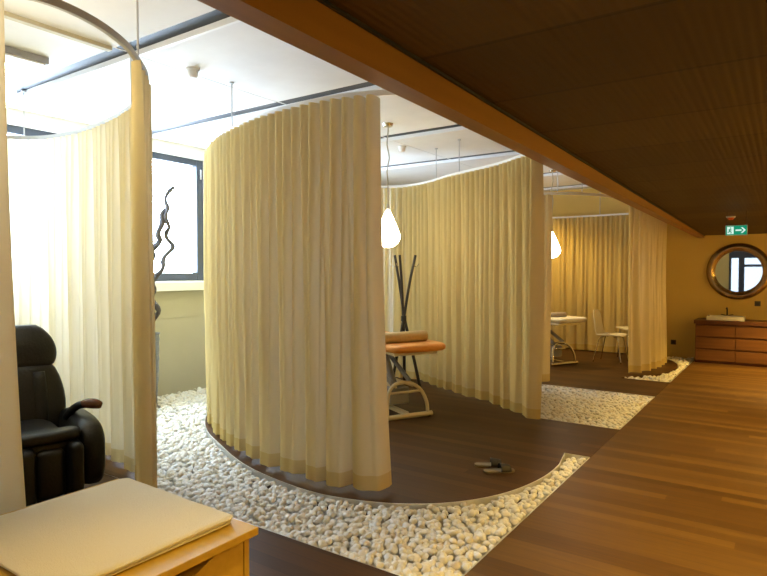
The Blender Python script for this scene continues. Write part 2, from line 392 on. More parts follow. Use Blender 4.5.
# ------------------------------------------------------------------ pebbles
def base_pebble(sub, seed):
    b = NB(); bmesh.ops.create_icosphere(b, subdivisions=sub, radius=1)
    r = random.Random(seed); off = Vector((r.random()*50, r.random()*50, r.random()*50))
    for v in b.verts:
        k = 1 + .30*noise.noise(v.co*.9+off) + .10*noise.noise(v.co*2.1+off); v.co = v.co*k
    co = np.array([v.co[:] for v in b.verts]); b.verts.index_update(); fa = np.array([[v.index for v in f.verts] for f in b.faces]); b.free()
    return co, fa
NV = 8
PB = [base_pebble(2, i) for i in range(NV)]; PH = [base_pebble(3, i) for i in range(NV)]
vx, vy = -5.90, 3.96
def bed_spots(x0, x1, y0, y1, poly, sp=.047):
    out = []; r = 0; y = y0+.025
    while y < y1-.02:
        x = x0+.025+(sp/2 if r % 2 else 0)
        while x < x1-.02:
            px_, py_ = x+random.uniform(-.016, .016), y+random.uniform(-.014, .014)
            if not inside(poly, px_, py_) and not inside(disc1, px_, py_) and not inside(disc1, px_, py_-.025) and (px_-vx)**2+(py_-vy)**2 > .018 and not inside(poly, px_+.022, py_) and not inside(poly, px_-.022, py_) and not inside(poly, px_, py_+.022) and not inside(poly, px_, py_-.022): out.append((px_, py_))
            x += sp
        y += sp*.866; r += 1
    return out
def xforms(spots):
    n = len(spots); s = rng.uniform(.0235, .0295, n); asp = rng.uniform(.78, 1.08, (n, 3)); asp[:, 2] *= .72
    ang = rng.uniform(0, 2*PI, n); z = rng.uniform(-.034, -.010, n); tilt = rng.uniform(-.5, .5, n)
    T = []
    for i in range(n):
        ca, sa, ct, st = math.cos(ang[i]), math.sin(ang[i]), math.cos(tilt[i]), math.sin(tilt[i])
        R = np.array([[ca, -sa, 0], [sa, ca, 0], [0, 0, 1]]) @ np.array([[1, 0, 0], [0, ct, -st], [0, st, ct]]) @ np.diag(s[i]*asp[i])
        T.append((R, np.array([spots[i][0], spots[i][1], z[i]])))
    return T
def merge(T, lib, seed=0):
    vs, fs, off = [], [], 0
    for i, (R, t) in enumerate(T):
        co, fa = lib[i % NV]; vs.append(co @ R.T + t); fs.append(fa+off); off += len(co)
    v = np.concatenate(vs); f = np.concatenate(fs); me = bpy.data.meshes.new('pebbles')
    me.vertices.add(len(v)); me.vertices.foreach_set('co', v.ravel())
    me.loops.add(f.size); me.loops.foreach_set('vertex_index', f.ravel().astype(np.int32))
    me.polygons.add(len(f)); me.polygons.foreach_set('loop_start', np.arange(0, f.size, 3, dtype=np.int32))
    me.update(calc_edges=True); me.shade_smooth(); return me
def pebble_stuff(T, label, lib=PB):
    me = merge(T, lib); me.materials.append(M['pebble'])
    o = bpy.data.objects.new('pebble_bed', me); C.objects.link(o); tag(o, label, 'pebbles', kind='stuff')
front = bed_spots(-6.3, XE-.01, 2.43, 4.86, disc2) + bed_spots(-6.3, -4.6, 4.86, 5.9, disc2)
def px_of(x, y):
    d = .825*y-.565*x; return 383.5+591*(.825*x+.565*y)/d, 272+591*1.5/d
vis = [p for p in front if px_of(*p)[1] < 583 and px_of(*p)[0] > 230]
vis.sort(key=lambda p: -px_of(*p)[1]); near = vis[:300]; ns = set(near); rest = [p for p in front if p not in ns]
pebble_stuff(xforms(rest), 'bed of white pebbles curving round the nearest curtained cabin to the window')
pebble_stuff(xforms(bed_spots(-5.0, XE-.01, 5.88, 7.68, disc2)), 'rectangle of white pebbles behind the middle cabin, between two wooden paths')
pebble_stuff(xforms(bed_spots(-2.6, XE-.01, 8.80, 11.58, disc3) + bed_spots(-5.5, -2.6, 11.0, 11.58, disc3)), 'farthest bed of white pebbles at the end wall beside the dresser')
one = []
for k in range(NV):
    co, fa = PH[k]; me = bpy.data.meshes.new('pebble'); me.from_pydata(co.tolist(), [], fa.tolist()); me.shade_smooth(); me.materials.append(M['pebble_one']); one.append(me)
for i, (R, t) in enumerate(xforms(near)):
    o = bpy.data.objects.new('pebble', one[i % NV]); C.objects.link(o)
    m4 = Matrix.Identity(4)
    for r_ in range(3):
        for c_ in range(3): m4[r_][c_] = R[r_, c_]
        m4[r_][3] = t[r_]
    o.matrix_world = m4
    tag(o, 'white rounded pebble in the nearest corner of the front pebble bed', 'pebble', 'pebbles at the near corner of the front bed')

# ------------------------------------------------------------------ curtain tracks and curtains
Z1, Z2, Z3 = 2.67, 2.67, 2.53
right1 = [(-2.99, 1.94), (-3.24, 2.18), (-3.55, 2.37), (-3.97, 2.53), (-4.5, 2.65), (-5.08, 2.70), (-5.55, 2.60), (-5.85, 2.2), (-5.95, 1.55)]
left1 = [(-2.765, 1.185), (-2.85, 1.04), (-3.05, .82), (-3.5, .56), (-4.2, .4), (-5.0, .5), (-5.6, .9), (-5.93, 1.45)]
open1 = [(-2.99, 1.94), (-2.86, 1.79), (-2.75, 1.60), (-2.695, 1.42), (-2.70, 1.28), (-2.765, 1.185)]
near2 = [(-2.27, 3.25), (-2.45, 3.19), (-2.7, 3.16), (-2.95, 3.17), (-3.3, 3.22), (-3.7, 3.34), (-4.1, 3.49), (-4.5, 3.72), (-4.79, 3.92), (-5.06, 4.17), (-5.31, 4.54), (-5.42, 5.1)]
far2 = [(-2.05, 5.68), (-2.29, 5.85), (-2.66, 6.12), (-3.02, 6.30), (-3.44, 6.50), (-3.8, 6.73), (-4.2, 6.92), (-4.6, 6.90), (-5.05, 6.5), (-5.35, 5.85), (-5.42, 5.2)]
open2 = [(-2.27, 3.25), (-1.95, 3.45), (-1.72, 3.8), (-1.62, 4.3), (-1.65, 4.85), (-1.83, 5.35), (-2.05, 5.68)]
near3 = [(-2.62, 7.80), (-2.85, 7.76), (-3.3, 7.76), (-3.8, 7.86), (-4.3, 8.1), (-4.8, 8.65), (-5.05, 9.4)]
far3 = [(-1.93, 9.10), (-1.80, 9.22), (-1.69, 9.62), (-1.62, 10.2), (-1.72, 10.75), (-2.1, 11.2), (-2.6, 11.33), (-3.3, 11.36), (-4.0, 11.28), (-4.6, 10.9), (-4.98, 10.25), (-5.06, 9.5)]
open3 = [(-2.62, 7.80), (-2.40, 7.95), (-2.15, 8.3), (-2.0, 8.7), (-1.93, 9.10)]
def track(label, parts, z, rods, m):
    t = thing('curtain_track', label, 'curtain track', (parts[0][0][0], parts[0][0][1], z))
    loc = Vector(t.location)
    P = []
    for seq in parts: P += seq if not P else seq[1:]
    P3 = [Vector((x, y, z+.018))-loc for x, y in P]
    P3 = catmull(P3, 8, closed=True); P3.append(P3[0])
    obj('rail', tube(NB(), P3, 0, flat=(.022, .036), caps=False), m, t)
    for x, y in rods:
        b = tube(NB(), [Vector((x, y, z+.03))-loc, Vector((x, y, ZC))-loc], .006, 8)
        lathe(b, [(0, 0), (.02, 0), (.02, -.012), (0, -.012)], 12, Vector((x, y, ZC))-loc)
        obj('hanger_rod', b, 'rod', t, smooth=40)
    return t
track('curved grey curtain rail sweeping over the black armchair cabin at top left', [open1[::-1], right1, left1[::-1]], Z1, [(-3.05, 2.0), (-3.93, 2.52), (-5.6, 2.55), (-5.6, .9), (-3.6, .53)], 'track')
track('pale curtain rail around the middle cabin with the orange massage table', [open2[::-1], near2, far2[::-1]], Z2, [(-3.9, 3.43), (-3.78, 6.73), (-3.3, 6.44), (-5.2, 4.6), (-4.8, 6.75), (-1.64, 4.9)], 'white_track')
track('farthest curtain rail around the cabin with the white chair', [open3[::-1], near3, far3[::-1]], Z3, [(-2.55, 7.83), (-2.3, 8.08), (-2.9, 11.35), (-4.9, 8.9)], 'white_track')
def curtain(label, path, ztop, seed, amp=.052, lam=.235, flare0=0.0, pleat=.052, step=.0055):
    r = random.Random(seed)
    C2, L = resample(catmull([(x, y, 0) for x, y in path], 10), step); n = len(C2)
    Zs = [.03, .075, .13] + [.13+(ztop-.13)*(i/15) for i in range(1, 16)]
    # irregular fold phases
    ph = [0.0]; cur = 1.0
    lam_i = []; s = 0
    while s < L+1: l = lam*r.uniform(.78, 1.25); lam_i.append((s, l, r.uniform(.75, 1.2))); s += l
    def fold(s):
        for a, l, k in lam_i:
            if a <= s < a+l: return 2*PI*(s-a)/l, k
        return 0, 1
    V = []; cols = []
    for i, p in enumerate(C2):
        t = (C2[min(i+1, n-1)]-C2[max(i-1, 0)]).normalized(); nn = Vector((t.y, -t.x, 0)); s = i/(n-1)*L
        a, k = fold(s); wob = noise.noise(Vector((s*1.3, seed*3.1, 0)))
        for z in Zs:
            q = 1-z/ztop
            A = amp*k*(.12+.88*min(1, (q*1.9)**.8))
            sd = s+.05*wob*q
            w = -(2*abs(math.sin(a/2))**.42-1.25) + .14*math.sin(2*a+seed+z*1.5)
            T = pleat*(1-q)**1.3
            pl = -(2*abs(math.sin(PI*s/.088))**.55-1)
            off = A*w + T*pl + .012*q*noise.noise(Vector((s*4, z*.9, seed)))
            fl = (flare0*(1-s/.25) if s < .25 else 0)*q**2
            V.append(p + nn*off + t*(.012*q*math.cos(a)*k - fl) + Vector((0, 0, z + (.006*math.sin(s*9+seed) if z < .2 else 0))))
    nz = len(Zs)
    def grid(j0, j1):
        vs = []; fs = []; h = j1-j0+1
        for i in range(n): vs += [V[i*nz+j][:] for j in range(j0, j1+1)]
        for i in range(n-1):
            for j in range(h-1): fs.append((i*h+j, (i+1)*h+j, (i+1)*h+j+1, i*h+j+1))
        return vs, [], fs
    o = obj('curtain', grid(2, nz-1), 'curtain', smooth=1); tag(o, label, 'curtain')
    obj('hem', grid(0, 2), 'hem', o, smooth=1)
    return o
curtain('cream curtain right of the black armchair, nearest the window and vase', right1, Z1, 3, amp=.05, pleat=.025)
curtain('cream curtain panel cut off by the left edge of the photo', left1, Z1, 5, amp=.04, pleat=.012, flare0=.085)
curtain('tall pleated cream curtain in the middle, closing the near side of the massage table cabin', near2, Z2, 8, flare0=.09, amp=.058)
curtain('cream curtain behind the orange massage table and coat stand', far2, Z2, 12, amp=.052)
curtain('narrow strip of cream curtain left of the farthest white treatment table', near3, Z3, 17, step=.012)
curtain('cream curtain behind the white chair, ending nearest the end wall', far3, Z3, 21, step=.012)

# ------------------------------------------------------------------ pendant lamps
def pendant(label, x, y, zb, k=1.0, seed=0):
    t = thing('pendant_lamp', label, 'lamp', (x, y, zb))
    R = .135*k; H = .42*k
    prof = [(0, 0)] + [(R*math.sin(a)*(1 if a < PI/2 else 1), R*.92*(1-math.cos(a))) for a in [PI/2*i/10 for i in range(1, 11)]]
    for i in range(1, 13):
        u = i/12; prof.append((R*(1-u)**.0*(math.cos(u*PI/2)**1.15)*(1-.18*math.sin(u*PI)) + .012*u, R*.92+(H-R*.92)*u))
    prof.append((0, H))
    obj('glass_shade', lathe(NB(), prof, 32), 'lamp_glass', t, smooth=1)
    obj('lamp_holder', lathe(NB(), [(0, H-.01), (.016, H-.01), (.014, H+.05), (0, H+.05)], 16), 'cable', t, smooth=40)
    top = ZC-zb; n = 12
    P = [(.012*math.sin(i*1.15+seed)*math.sin(PI*i/n), .012*math.cos(i*1.7+seed)*math.sin(PI*i/n), H+.04+(top-H-.05)*i/n) for i in range(n+1)]
    obj('cord', tube(NB(), catmull(P, 4), .0075, 8), 'cable', t, smooth=1)
    obj('ceiling_canopy', lathe(NB(), [(0, top-.03), (.05, top-.03), (.06, top-.001), (0, top-.001)], 24), 'chrome', t, smooth=40)
pendant('glowing white teardrop lamp over the orange massage table', -3.59, 5.33, 1.765, 1.0, 0)
pendant('small distant glowing teardrop lamp over the white treatment table', -3.08, 9.20, 1.72, 1.0, 2)
pendant('glowing lamp half hidden by the left edge curtain, above the armchair', -3.37, 1.33, 2.30, 1.15, 4)

# ------------------------------------------------------------------ ceiling bits
t = thing('batten_light', 'grey ceiling batten light above the black armchair', 'ceiling light', (-4.62, 1.72, ZC))
obj('housing', bx((-.04, -.55, -.05), (.04, .55, 0)), 'grey_lacquer', t, bevel=.004)
obj('diffuser', bx((-.028, -.53, -.062), (.028, .53, -.049)), 'plastic_white', t)
def detector(x, y, label):
    t = thing('smoke_detector', label, 'smoke detector', (x, y, ZC))
    obj('mounting_plate', lathe(NB(), [(0, 0), (.055, 0), (.055, -.02), (0, -.02)], 24), 'plastic_white', t, smooth=40)
    obj('sensor_head', lathe(NB(), [(0, -.018), (.043, -.019), (.043, -.05), (.03, -.07), (0, -.075)], 24), 'plastic_white', t, smooth=40)
detector(-3.9, 3.03, 'round white smoke detector on the ceiling seam beside the nearest cabin curtain')
detector(-4.08, 6.38, 'white smoke detector on the ceiling right of the massage table lamp')

# ------------------------------------------------------------------ black massage armchair
def armchair():
    f = Vector((.955, -.30)).normalized(); rz = math.atan2(f.y, f.x)-PI/2
    t = thing('massage_chair', 'black leather massage armchair behind the left curtain', 'armchair', (-3.98, 1.73, 0), rz); t.scale = (.97, .97, .97)
    L = 'leather'
    b = NB(); box(b, (-.30, -.35, 0.0), (.30, .30, .20)); obj('base', b, L, t, bevel=.03)
    b = NB(); cushion(b, (0, .02, .40), .27, .36, .13, .35); obj('seat', b, L, t, smooth=1)
    # reclined backrest with a waist, a lower and an upper pad
    def back(z0, z1, w, dep, y0, slope, k=10):
        s = []
        for i in range(k+1):
            q = i/k; e = math.sin(PI*min(max(q, .0), 1))**.28 if 0 < q < 1 else .35
            z = z0+(z1-z0)*q; s.append(((0, y0-slope*(z-.4), z), w(q)*(.72+.28*e), dep*(.5+.5*e), 3.2))
        return s
    b = loft(NB(), back(.34, .91, lambda q: .295+.06*math.sin(PI*(q*.75+.15)), .105, -.30, .30), seg=36); obj('backrest', b, L, t, smooth=1)
    b = loft(NB(), back(.86, 1.16, lambda q: .325-.085*q**2.6, .085, -.29, .30, 12), seg=36); obj('headrest', b, L, t, smooth=1)
    for s in (-1, 1):
        b = loft(NB(), [((s*.185, -.235-.3*(z-.4), z), .04+.012*math.sin(q*PI), .05, 2.5) for q, z in [(i/8, .46+.38*i/8) for i in range(9)]], seg=18)
        obj('side_roll', b, L, t, smooth=1)
    for s in (-1, 1):
        sec = []
        for i in range(17):                                            # arm: rounded slab running front to back
            q = i/16; y = -.40+.84*q; e = (1-abs(2*q-1)**6)**.4 if 0 < q < 1 else .25
            sec.append(((s*.375, y, .385+.015*math.sin(q*PI)), .085*(.55+.45*e), .215*(.35+.65*e) - .03*(1-q), 3.4))
        b = loft(NB(), sec, (1, 0, 0), (0, 0, 1), 32); a = obj('armrest', b, L, t, smooth=1)
        P = catmull([(s*.30, -.02, .56), (s*.325, .05, .62), (s*.355, .10, .655), (s*.38, .14, .665)], 5)
        obj('arm_link', tube(NB(), P, .026, 14), L, a, smooth=1)
        Pc = catmull([(s*.365, .12, .665), (s*.40, .155, .672), (s*.44, .185, .668), (s*.475, .20, .655)], 6); n = len(Pc)
        obj('arm_cap', tube(NB(), Pc, [.008+.026*math.sin(PI*(.06+.88*i/(n-1)))**.6 for i in range(n)], 16), 'arm_wood', a, smooth=1)
    # leg rest with two calf wells
    b = NB(); cushion(b, (0, .37, .31), .30, .06, .22, .4); obj('leg_rest', b, L, t, smooth=1)
    for x, w in ((-.265, .045), (0, .055), (.265, .045)):
        b = NB(); cushion(b, (x, .445, .31), w, .085, .20, .45, 2.6); obj('calf_pad', b, L, t, smooth=1)
    for x in (-.13, .13):
        b = NB(); cushion(b, (x, .435, .33), .082, .045, .15, .45, 2.4); obj('calf_cushion', b, L, t, smooth=1)
    b = NB(); cushion(b, (0, .38, .545), .31, .085, .036, .45, 3); obj('seat_front_roll', b, 'leather', t, smooth=1)
    b = NB(); cushion(b, (0, .44, .075), .29, .10, .045, .45, 3); obj('foot_pad', b, 'leather', t, smooth=1)
armchair()

# ------------------------------------------------------------------ treatment tables
def treatment_table(label, loc, rz, leather, frame, grey, mirror=False):
    t = thing('treatment_table', label, 'massage table', loc, rz)
    b = NB(); cushion(b, (-.01, 0, .73), .345, .95, .037, .45, 9, seg=48); obj('padded_top', b, leather, t, smooth=1)
    obj('under_frame', bx((-.25, -.85, .655), (.25, .85, .69)), frame, t, bevel=.004)
    k = obj('edge_clip', bx((.26, .86, .672), (.29, .90, .69)), frame, t)
    for s in (-1, 1):
        y = s*.80
        b = tube(NB(), [(-.215, y, .03), (.36, y, .03)], .026, 12); obj('foot_bar', b, frame, t, smooth=50)
        P = catmull([(.31, y, .05), (.305, y-s*.01, .16), (.27, y-s*.04, .28), (.19, y-s*.07, .345), (.09, y-s*.08, .36), (-.01, y-s*.07, .345), (-.10, y-s*.04, .28), (-.155, y-s*.01, .16), (-.165, y, .05)], 5)
        b = tube(NB(), P, .019, 12); obj('arched_leg', b, frame, t, smooth=1)
        obj('cross_bar', tube(NB(), [(.275, y-s*.045, .265), (-.115, y-s*.045, .265)], .013, 10), frame, t, smooth=1)
        for x in (.32, -.18): obj('rubber_foot', lathe(NB(), [(0, 0), (.022, 0), (.02, .012), (0, .012)], 12, (x, y, 0)), 'black_metal', t, smooth=40)
    for s in (-1, 1):
        x = s*.11+.10
        b = tube(NB(), [(x, .70, .36), (x, .10, .66)], 0, flat=(.02, .055)); obj('lifting_arm', b, grey, t)
        b = tube(NB(), [(x*.8, -.60, .36), (x*.8, .45, .655)], 0, flat=(.02, .055)); obj('lifting_arm', b, grey, t)
        obj('side_rail', tube(NB(), [(.09+s*.10, -.76, .33), (.09+s*.10, .76, .33)], .016, 10), frame, t, smooth=1)
    b = NB(); box(b, (-.03, .20, .12), (.21, .66, .30)); obj('motor_housing', b, 'grey_lacquer', t, bevel=.02)
    obj('lifting_column', tube(NB(), [(.09, .58, .25), (.09, .30, .65)], .035, 14), grey, t, smooth=40)
    obj('base_rail', tube(NB(), [(.09, -.80, .055), (.09, .80, .055)], 0, flat=(.06, .03)), frame, t)
    return t
RZ = math.atan2(-.47, .88)-PI/2
bv = Vector((.882, -.471)); av = Vector((.471, .882))
E2 = Vector((-3.02, 5.09)); c2 = E2-bv*.95
treatment_table('orange leather massage table on an ivory tubular frame in the middle cabin', (c2.x, c2.y, 0), RZ, 'orange_leather', 'ivory', 'grey_lacquer')
c3 = Vector((-2.78, 9.43))-bv*.95
treatment_table('white treatment table with a metal base in the farthest cabin', (c3.x, c3.y, 0), RZ, 'white_leather', 'chrome', 'grey_lacquer')
t = thing('bolster', 'tan cylindrical bolster lying across the orange massage table', 'cushion', (*(E2-bv*.30-av*.035), .767), math.atan2(av.y, av.x))
r = .056; sec = []
prof = [(0, -.27), (r*.8, -.27), (r, -.255), (r, .255), (r*.8, .27), (0, .27)]
b = lathe(NB(), prof, 28); b.transform(Matrix.Translation((0, 0, r)) @ Matrix.Rotation(PI/2, 4, 'Y')); obj('cover', b, 'bolster', t, smooth=50)
for x in (-.262, .262):
    b = NB(); bmesh.ops.create_circle(b, segments=28, radius=r*.9); b.free()
    P = [(x, r*.93*math.cos(a), r+r*.93*math.sin(a)) for a in [2*PI*i/28 for i in range(29)]]
    obj('piping', tube(NB(), P, .003, 6, caps=False), 'bolster', t, smooth=1)
p3 = c3+bv*.55; b = NB(); cushion(b, (0, 0, .035), .17, .13, .035, .45, 3.2)
o = obj('pillow', b, 'grey_cloth', smooth=1); o.location = (p3.x, p3.y, .767); o.rotation_euler = (0, 0, RZ+.0); tag(o, 'small grey-brown pillow on the white treatment table', 'pillow')

# ------------------------------------------------------------------ coat stand
t = thing('coat_stand', 'dark three-legged coat stand of crossed poles behind the massage table', 'coat stand', (-4.13, 6.50, 0))
rr_ = Vector((.825, .565)); dd_ = Vector((-.565, .825))
def cs(u, v): return rr_*u + dd_*v
legs = [((-.16, -.10), (.155, .03)), ((.02, .20), (-.055, -.05)), ((.21, -.08), (-.115, .05))]
for (a, b_), (c_, d_) in legs:
    f = cs(a, b_); g = cs(c_, d_); mid = cs((a*.1+c_*.1), (b_*.1+d_*.1))
    P = catmull([(f.x, f.y, .0), (f.x*.62+mid.x*.38, f.y*.62+mid.y*.38, .36), (mid.x+f.x*.1, mid.y+f.y*.1, .80), (mid.x+g.x*.12, mid.y+g.y*.12, 1.0), (g.x*.50, g.y*.50, 1.36), (g.x, g.y, 1.72)], 5)
    L_ = obj('pole', tube(NB(), P, [.021-.005*i/len(P) for i in range(len(P))], 12), 'dark_pole', t, smooth=1)
    q = Vector((g.x*.85, g.y*.85, 1.58)); o_ = g.normalized()
    obj('peg', tube(NB(), catmull([q, q+Vector((o_.x*.04, o_.y*.04, -.01)), q+Vector((o_.x*.07, o_.y*.07, .03))], 4), .005, 8), 'chrome', L_, smooth=1)
b = tube(NB(), [(*cs(-.085, -.05), .48), (*cs(.11, -.04), .48), (*cs(.015, .12), .48), (*cs(-.085, -.05), .48)], .004, 6); obj('brace_wire', b, 'chrome', t)
b = lathe(NB(), [(.0, .86), (.035, .86), (.035, .93), (0, .93)], 20); obj('binding_collar', b, 'black_metal', t, smooth=40)

# ------------------------------------------------------------------ far white chair, side table
rz = math.atan2(.565, .825)-PI/2
t = thing('shell_chair', 'white shell chair with thin metal legs facing a side table', 'chair', (-2.44, 10.30, 0), rz-math.radians(38))
prof = catmull([(0, .22, .43), (0, .12, .435), (0, -.08, .43), (0, -.17, .445), (0, -.215, .52), (0, -.24, .66), (0, -.27, .86)], 6)
vs = []; fs = []; NW = 13
for i, p in enumerate(prof):
    q = i/(len(prof)-1); w = .20+.02*math.sin(q*PI) - .035*(q > .55)*(q-.55)/.45
    if q > .9: w *= math.sqrt(max(.25, 1-((q-.9)/.1)**2*.55))
    for j in range(NW):
        s = -1+2*j/(NW-1); cv = .022*s*s
        vs.append((s*w, p.y+(cv*1.2 if q > .55 else 0), p.z+(cv if q <= .55 else 0)))
for i in range(len(prof)-1):
    for j in range(NW-1): a = i*NW+j; fs.append((a, a+1, a+NW+1, a+NW))
o = obj('seat_shell', (vs, [], fs), 'shell', t, smooth=1); sd = o.modifiers.new('solid', 'SOLIDIFY'); sd.thickness = .012
for sx in (-1, 1):
    for y0, y1 in ((.16, .23), (-.13, -.22)):
        obj('leg', tube(NB(), catmull([(sx*.06, y0*.5, .418), (sx*.15, y0, .40), (sx*.18, (y0+y1)/2, .22), (sx*.20, y1, 0)], 5), .009, 8), 'chrome', t, smooth=1)
t = thing('side_table', 'low white side table right of the white shell chair', 'table', (-2.20, 10.82, 0), rz)
obj('table_top', bx((-.24, -.20, .515), (.24, .20, .54)), 'shell', t, bevel=.006)
for x in (-.2, .2):
    for y in (-.16, .16): obj('leg', tube(NB(), [(x*1.05, y*1.05, 0), (x*.9, y*.9, .517)], .010, 8), 'chrome', t, smooth=1)

# ------------------------------------------------------------------ cabinet and towel in the foreground
t = thing('cabinet', 'honey-coloured wooden cabinet in the bottom left foreground', 'cabinet', (-1.92, .80, 0))
# world corner of top at (-1.53, 1.45, .60)
def lc(a, b): o = Vector((-1.92, .80, 0)); return (Vector(a)-o, Vector(b)-o)
b = NB(); a_, b_ = lc((-2.40, .15, .572), (-1.53, 1.455, .60)); box(b, a_, b_); obj('cabinet_top', b, 'birch', t, bevel=.003)
b = NB()
for p, q in (((-2.38, .17, 0), (-1.56, .19, .572)), ((-2.38, 1.415, 0), (-1.56, 1.437, .572)), ((-2.38, .19, 0), (-2.36, 1.415, .572)), ((-2.36, .19, .06), (-1.58, 1.415, .08))):
    a_, b_ = lc(p, q); box(b, a_, b_)
obj('carcass', b, 'birch', t)
a_, b_ = lc((-1.64, .19, .06), (-1.62, 1.415, .572)); obj('gap_shade_sheet', bx(a_, b_), 'gap_shade', t)  # near-black sheet paints the shade in the gap behind the drawers
for y0, y1 in ((.193, 1.411),):
    for z0, z1 in ((.065, .30), (.305, .525)):
        a_, b_ = lc((-1.62, y0, z0), (-1.562, y1, z1)); dr = NB()
        top = (z1 == .525)
        m_ = [(a_.x, a_.y, a_.z), (b_.x, b_.y, b_.z)]
        pts = [(y0, z0), (y1, z0), (y1, z1+(.035 if top else 0)), (y1-.11, z1+(.035 if top else 0)), (y1-.20, z1), (y0+.20, z1), (y0+.11, z1+(.035 if top else 0)), (y0, z1+(.035 if top else 0))]
        for xx in (-1.60, -1.562): pass
        A = [dr.verts.new((-1.62+1.92, y-.80, z)) for y, z in pts]; B = [dr.verts.new((-1.562+1.92, y-.80, z)) for y, z in pts]
        for i in range(8): dr.faces.new((A[i], A[(i+1) % 8], B[(i+1) % 8], B[i]))
        dr.faces.new(A[::-1]); dr.faces.new(B); obj('drawer', dr, 'birch', t)
# folded towel: two soft layers
def towel():
    t = thing('towel', 'folded cream towel lying on the wooden cabinet', 'towel', (-1.97, 1.12, .601), math.radians(-1))
    N = 40
    def layer(z0, z1, hx, hy, seed, dx=0):
        b = NB(); vs = {}
        def P(u, v, top):
            x = math.copysign(abs(u)**1, u)*hx; y = v*hy
            r = .035
            cx, cy = max(abs(x)-(hx-r), 0), max(abs(y)-(hy-r), 0); d = math.hypot(cx, cy)
            if cx > 0 and cy > 0 and d > r:
                x = math.copysign(hx-r+cx/d*r, x); y = math.copysign(hy-r+cy/d*r, y); d = r
            e = min(1, max(0, d/r)); h = math.sqrt(max(0, 1-(e*.98)**4))
            nz = .0035*noise.noise(Vector((x*7, y*7, seed)))+.0012*noise.noise(Vector((x*40, y*40, seed)))
            zm = (z0+z1)/2; return Vector((x+dx+.004*noise.noise(Vector((y*5, seed, 0))), y+.004*noise.noise(Vector((x*5, seed, 9))), zm+((z1-zm)*h+nz if top else -(zm-z0)*h)))
        g = {}
        ts = sorted(set([-1+2*i/N for i in range(N+1)] + [s*(1-k*.022) for s in (-1, 1) for k in range(5)]))
        for top in (0, 1):
            for i, u in enumerate(ts):
                for j, v in enumerate(ts): g[top, i, j] = b.verts.new(P(u, v, top))
        m = len(ts)
        for i in range(m-1):
            for j in range(m-1):
                b.faces.new((g[1, i, j], g[1, i+1, j], g[1, i+1, j+1], g[1, i, j+1])); b.faces.new((g[0, i, j], g[0, i, j+1], g[0, i+1, j+1], g[0, i+1, j]))
        for i in range(m-1):
            for j in (0, m-1): b.faces.new((g[0, i, j], g[0, i+1, j], g[1, i+1, j], g[1, i, j])); b.faces.new((g[0, j, i], g[0, j, i+1], g[1, j, i+1], g[1, j, i]))
        return b
    obj('lower_fold', layer(.001, .014, .345, .315, 3), 'towel', t, smooth=50)
    obj('upper_fold', layer(.012, .028, .350, .320, 8, -.004), 'towel', t, smooth=50)
towel()

# ------------------------------------------------------------------ slippers on the platform
def slipper(label, x, y, rz, roll=0):
    t = thing('slipper', label, 'slipper', (x, y, 0), rz); t.scale = (.92, .92, .92)
    out = [(.0, .13), (.035, .118), (.047, .07), (.042, .01), (.034, -.05), (.036, -.10), (.022, -.125), (0, -.13)]
    pts = [(a, b) for a, b in out] + [(-a, b) for a, b in out[-2:0:-1]]
    pts = [(p[0], p[1]) for p in catmull([(a, b, 0) for a, b in pts], 4, closed=True)]
    o = obj('sole', prism(NB(), pts, 0, .018), 'sole', t, bevel=.004)
    vs = []; fs = []; K = 12
    for i in range(7):
        yy = .005+.085*i/6; w = .048-.006*(i/6)**2; h = .055-.016*(i/6)
        for k in range(K+1): a = PI*k/K; vs.append((w*math.cos(a), yy, .012+h*math.sin(a)**.8))
    for i in range(6):
        for k in range(K): a = i*(K+1)+k; fs.append((a, a+1, a+K+2, a+K+1))
    s = obj('strap', (vs, [], fs), 'slipper', t, smooth=1); sd = s.modifiers.new('solid', 'SOLIDIFY'); sd.thickness = .005
slipper('black-strapped slipper seen from the side, the left one of the pair on the platform', -1.88, 4.205, math.radians(-60))
slipper('slipper with its grey-beige sole showing, right one of the pair', -1.77, 4.12, math.radians(-48))

# ------------------------------------------------------------------ vase with twisted branches
vx, vy = -5.90, 3.96
t = thing('vase', 'tall grey ribbed vase by the window, half behind the curtain', 'vase', (vx, vy, -.10))
prof = [(0, 0), (.075, 0)] + [(.075+.04*math.sin(PI*.5*i/20)+.0035*math.sin(i*2.4), .01+.88*i/20) for i in range(21)] + [(.125, .915), (.10, .915), (.09, .80), (0, .78)]
obj('vessel', lathe(NB(), prof, 36), 'vase', t, smooth=60)
def branch(label, pts, r0, depth=0.0):
    P = []
    for i, (u, z) in enumerate(pts): P.append(Vector((vx+rr_.x*u+dd_.x*(.05*math.sin(i*1.3+depth)), vy+rr_.y*u+dd_.y*(.05*math.sin(i*1.3+depth)), z)))
    Q = catmull(P, 6); n = len(Q)
    Q = [q + Vector((rr_.x, rr_.y, 0))*.024*math.sin(i*.75+depth)*min(1, i/8) + Vector((0, 0, .006*math.cos(i*.75))) for i, q in enumerate(Q)]
    o = obj('twisted_branch', tube(NB(), Q, [r0*(1-.35*i/n) + .003*math.sin(i*1.1) for i in range(n)], 8), 'branch', smooth=1)
    tag(o, label, 'branch')
K = 1/591*6.58
def PX(l): return [((x-150)*K, 1.5+(272-y)*K) for x, y in l]
branch('twisted dark branch in the grey vase rising highest, its tip against the window', PX([(150, 345), (153, 325), (158, 308), (155, 292), (160, 278), (166, 262), (172, 246), (169, 232), (172, 218), (170, 204), (175, 187)]), .030, 0)
branch('thick dark branch in the grey vase leaning right against the window', PX([(150, 345), (149, 320), (148, 295), (149, 275), (151, 258), (156, 247), (163, 236), (165, 222), (170, 209)]), .040, 2)
branch('short dark branch in the grey vase with an outer tip beside the curtain edge', PX([(149, 345), (146, 300), (149, 262), (151, 240), (150, 222), (149, 210), (152, 202), (154, 193)]), .028, 4)

